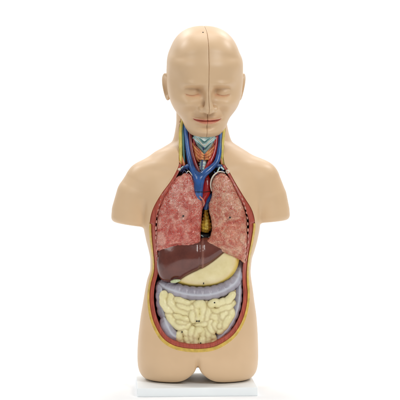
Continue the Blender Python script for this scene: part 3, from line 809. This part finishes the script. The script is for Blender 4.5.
def head_field(X, Y, Z):
    u, v, w = head_local(X, Y, Z)
    au = np.abs(u)
    cr = ((np.abs(u/36.2)**2.4+np.abs((v-15)/41.8)**2.4+np.abs((w+5)/47)**2.4)**(1/2.4)-1)*37
    hw, fr, bk = interp([(a, b, c, d) for a, b, c, d in FACE], v.astype(float))
    ww = w-(fr-bk)*.0
    cy = (fr-bk)/2; dd = (fr+bk)/2
    n = 2.25
    fa = ((np.maximum(au/hw, 1e-4)**n+np.maximum(np.abs(w-cy)/dd, 1e-4)**n)**(1/n)-1)*np.minimum(hw, dd)
    fa = smax(fa, v-24, 6)
    fa = smax(fa, -46.4-v, 3.5)
    D = smin(cr, fa, 12)
    fw = np.clip((w-4)/16, 0, 1)
    F_ = np.zeros_like(D)
    # brow, sockets, cheeks, lips, chin : displacement on the front of the face
    F_ += 2.3*g1(au-14, 9)*g1(v-8.6, 3.4)
    F_ += .9*g1(au, 7)*g1(v-11, 5)
    F_ -= 6.2*g1(au-14, 8.8)*g1(v+.2, 5.2)
    F_ -= 3.4*g1(au-8.2, 3.8)*g1(v-.3, 5.5)
    F_ += 3.2*g1(au-21, 8.5)*g1(v+12, 6.5)
    F_ -= 1.2*g1(au-24, 6)*g1(v+28, 7)
    F_ -= 1.2*g1(au-31, 6)*g1(v-10, 9)
    F_ -= .5*g1(au-(11.6-(v+17)*.55), 1.7)*np.clip((v+27)/3, 0, 1)*np.clip((-14-v)/4, 0, 1)
    F_ -= 1.5*g1(au-14, 3.8)*g1(v+20.5, 5.5)
    F_ += 1.9*g1(au, 11)*g1(v+28.5, 5.5)
    F_ += 2.8*g1(au, 9)*g1(v+41.5, 4.2)
    F_ -= 2.0*g1(au, 9)*g1(v+35.2, 2.0)
    ml = -28.6 + .9*(au/14)**2        # smiling mouth line
    mw = np.clip((14.6-au)/3.5, 0, 1)
    F_ += 1.9*g1(v-(ml+1.5), 1.3)*mw*(1-.35*g1(au, 1.6))
    F_ += 2.7*g1(v-(ml-2.1), 1.8)*np.clip((13-au)/6, 0, 1)
    F_ -= 1.5*g1(v-ml, .65)*np.clip((15-au)/2, 0, 1)
    F_ -= 1.0*g1(au-15.6, 1.8)*g1(v+27.4, 1.8)
    F_ -= .5*g1(au, 1.3)*g1(v+24.8, 1.8)
    F_ += .55*g1(au-1.9, 1.0)*g1(v+24.8, 2.0)
    D = D - F_*fw
    # closed eyes
    for s in (-1, 1):
        ex = np.sqrt(((u-s*15.2)/9.6)**2+((v+1.6)/5.6)**2+((w-28.3)/8.0)**2)
        D = smin(D, (ex-1)*6.4, 2.6)
    lid = -4.4 + .03*(au-15.2)**2
    D = D + 1.0*g1(v-lid, .6)*np.clip((7.8-np.abs(au-15.2))/2, 0, 1)*fw
    D = D + .45*g1(v-(3.3-.03*(au-15.2)**2), .9)*np.clip((8-np.abs(au-15.2))/2, 0, 1)*fw
    # nose
    ns = segdist(u, w, v, [(0, 36.5, 9), (0, 40.6, 1), (0, 46.0, -8), (0, 49.0, -14.8)], [2.8, 2.6, 3.4, 5.0])
    for s in (-1, 1):
        al = (np.sqrt(((u-s*5.6)/3.9)**2+((v+16.6)/3.5)**2+((w-43)/5.6)**2)-1)*3.7
        ns = smin(ns, al, 2.4)
    D = smin(D, ns, 1.4+2.8*np.clip((v+19.5)/4, 0, 1))
    for s in (-1, 1):
        nost = (np.sqrt(((u-s*4.3)/2.3)**2+((v+21.0)/1.5)**2+((w-46)/3.2)**2)-1)*1.5
        D = smax(D, -nost, .9)
        pass
    # smooth cap of moulded hair line
    vb = 39.5-11*(u/36)**2
    capm = 1/(1+np.exp(-(v-vb)/1.0))
    wf_ = np.clip((w-4)/16, 0, 1)
    D = D - .55*capm*wf_
    return D
def ear_field(X, Y, Z, s):
    u, v, w = head_local(X, Y, Z)
    x = (u*s-36.2-(v+3)*.13); a = -.35
    # tilt the ear outwards at the back
    n = x*math.cos(a)*1 + (w+2)*math.sin(a)*-1*-1
    n = x*.9 + (w+1)*.42
    t = -x*.42 + (w+1)*.9
    yy = v+3
    tt = t - yy*.12
    rr = np.sqrt((tt/(7.0+yy*.19))**2+(yy/13.2)**2)
    d = np.sqrt((np.maximum(rr-1, -9)*7.5)**2*(rr > 1)+0)  # outside distance in the ear plane
    body = smax((rr-1)*7.5, np.abs(n)-1.5, 1.6)
    rim = np.sqrt(((rr-.88)*7.5)**2+(n-1.5)**2)-1.5
    D = smin(body, rim, 1.2)
    hol = np.sqrt((tt/4.6)**2+((yy+.5)/8.0)**2+((n-2.0)/2.8)**2)
    D = smax(D, -(hol-1)*2.6, .8)
    return D

def build_head():
    h = .58
    lo = np.array([-48, -56, HC-14]); hi = np.array([52, 62, HC+112])
    (X, Y, Z), ax = grid(lo, hi, h)
    D = np.empty((len(ax[0]), len(ax[1]), len(ax[2])), f4)
    for i in range(0, len(ax[0]), 12):
        D[i:i+12] = head_field(X[i:i+12], Y, Z)
    # open underneath the jaw so the neck passes up into it
    u, v, w = head_local(X, Y, Z)
    u = u+0*Y+0*Z
    for s, nm, lb in ((-1, 'head_half', 'half of the head on the left of the picture'), (1, 'head_half', 'half of the head on the right of the picture')):
        H = smax(D, .05-s*u, .5)
        V, F = nets(H, ax, 2)
        cen = V[F].mean(1)
        cu, cv, cw = head_local(cen[:, 0], cen[:, 1], cen[:, 2]); au = np.abs(cu)
        ml = -28.6+.9*(au/14)**2
        up_h = 1.9*np.clip((14.6-au)/9, 0, 1)**.6*(1-.18*g1(au, 1.4)); lo_h = 2.6*np.clip((13.6-au)/10, 0, 1)**.6
        lip = (cw > 20) & (cv < ml+up_h) & (cv > ml-lo_h) & (au < 14.5) & (au > .2)
        a, b = split(V, F, lip)
        vv = b[0]; vu, v2, vw = head_local(vv[:, 0], vv[:, 1], vv[:, 2]); au = np.abs(vu)
        lid = -4.4+.03*(au-15.2)**2
        tint = .24*g1(v2-lid, .9)*np.clip((8-np.abs(au-15.2))/3, 0, 1)*(vw > 15)
        tint += .2*g1(au-8, 1.8)*g1(v2+3.6, 1.3)*(vw > 15)
        tint += .18*g1(v2-(-28.6+.9*(au/14)**2), 3.6)*np.clip((16-au)/4, 0, 1)*(vw > 15)
        o = link(nm, b[0], b[1], M['skin'], root, {'tint': tint, 'pale': np.zeros(len(vv))}); o['label'] = lb
        lu, lv, lw = head_local(*a[0].T); link('lips', a[0], a[1], M['lip'], o, {'tint': g1(lv-(-28.6+.9*(np.abs(lu)/14)**2), .75)})
        c = head_world(s*39, -3, -2)
        (X2, Y2, Z2), ax2 = grid(c-np.array([12, 16, 20]), c+np.array([12, 16, 20]), .5)
        V, F = nets(ear_field(X2, Y2, Z2, s), ax2, 3)
        link('ear', V, F, M['skin'], o, {'tint': np.zeros(len(V)), 'pale': np.zeros(len(V))})
        if s < 0:
            p0 = head_world(-2.6, 60, 10)
            # little peg hole near the crown
            for dv in (0,):
                pass
    return
build_head()
def surf_point(px, py, y0, field):
    """front surface depth under a measured point"""
    for y in np.arange(y0, 40, .25):
        x, _, z = P(px, py, y)
        if field(np.array([x]), np.array([float(y)]), np.array([z]))[0] < 0: return y
    return 0
yh = surf_point(203, 32.5, -60, head_field)
heads = [o for o in C.objects if o.name.startswith('head_half')]
tube('peg_hole', [(203, 32.5, yh+.2), (203, 32.5, yh+2)], [.75, .75], M['black'], heads[0], 10, 1)

# ------------------------------------------------------------------ board
def board():
    import bmesh
    bm = bmesh.new(); bmesh.ops.create_cube(bm, size=1)
    W, Dp, T = 116.5, 110, 8.2
    for v in bm.verts: v.co = ((v.co.x*W)*S, (v.co.y*Dp)*S, (v.co.z*T)*S)
    bmesh.ops.bevel(bm, geom=bm.edges[:], offset=.0012, segments=3, profile=.5, affect='EDGES')
    me = bpy.data.meshes.new('base_board'); bm.to_mesh(me); bm.free(); me.materials.append(M['board'])
    o = bpy.data.objects.new('base_board', me); C.objects.link(o); o.parent = root
    o.location = (-5.2*S, 3*S, (T/2)*S); o.rotation_euler = (0, 0, math.radians(3.0))
    o['label'] = 'white rectangular base board'
board()

# ------------------------------------------------------------------ studio sweep
def sweep():
    n = 24; V = []; F = []
    prof = [(-.9, 0)]+[(2.5+1.5*math.sin(a), 1.5-1.5*math.cos(a)) for a in np.linspace(0, math.pi/2, n)]+[(4, 7)]
    for x in (-6, 6):
        for y, z in prof: V.append((x/S, y/S, z/S))
    m = len(prof)
    for i in range(m-1): F.append((i, m+i, m+i+1, i+1))
    o = link('backdrop', np.array(V), F, M['studio'], None)
    o['kind'] = 'structure'; o['label'] = 'seamless white studio backdrop curving up behind the model'
sweep()

# ------------------------------------------------------------------ light
w = bpy.data.worlds.new('World'); bpy.context.scene.world = w; w.use_nodes = True
w.node_tree.nodes['Background'].inputs[0].default_value = (.97, .98, 1, 1)
w.node_tree.nodes['Background'].inputs[1].default_value = .22
def area(name, loc, target, size, power, col=(1, 1, 1), sy=None):
    L = bpy.data.lights.new(name, 'AREA'); L.shape = 'RECTANGLE'; L.size = size; L.size_y = sy or size
    L.energy = power; L.color = col
    o = bpy.data.objects.new(name, L); C.objects.link(o); o.location = loc
    from mathutils import Vector
    o.rotation_euler = (Vector(target)-Vector(loc)).to_track_quat('-Z', 'Y').to_euler()
    return o
area('softbox_left', (-1.7, -1.9, 1.9), (0, 0, .5), 1.0, 17, (1, .985, .96), 1.3)
area('softbox_right', (1.35, -2.2, 2.0), (0, 0, .5), .9, 36, (1, .99, .97), 1.4)
area('backdrop_lamp_left', (-2.6, 1.2, 3.4), (0, 3.9, .6), 1.0, 75)
area('backdrop_lamp_right', (2.6, 1.2, 3.4), (0, 3.9, .6), 1.0, 75)
area('floor_fill_left', (-.7, 1.5, 2.0), (-.4, .1, 0), .6, 6)  # added fill pair, whitens the floor and lifts shadows beside the board
area('floor_fill_right', (.7, 1.5, 2.0), (.4, .1, 0), .6, 6)
area('top_lamp', (0, .6, 3.2), (0, .2, 0), 1.6, 30)

# ------------------------------------------------------------------ camera
cam = bpy.data.cameras.new('camera'); co = bpy.data.objects.new('camera', cam); C.objects.link(co)
co.location = (0, -DC*S, HC*S); co.rotation_euler = (math.pi/2, 0, 0)
cam.sensor_width = 36; cam.lens = 36*DC/400; cam.shift_y = -70/400; cam.clip_end = 100; cam.clip_start = .05
sc = bpy.context.scene; sc.camera = co
sc.view_settings.view_transform = 'Standard'; sc.view_settings.look = 'None'
sc.view_settings.exposure = 0; sc.view_settings.gamma = 1
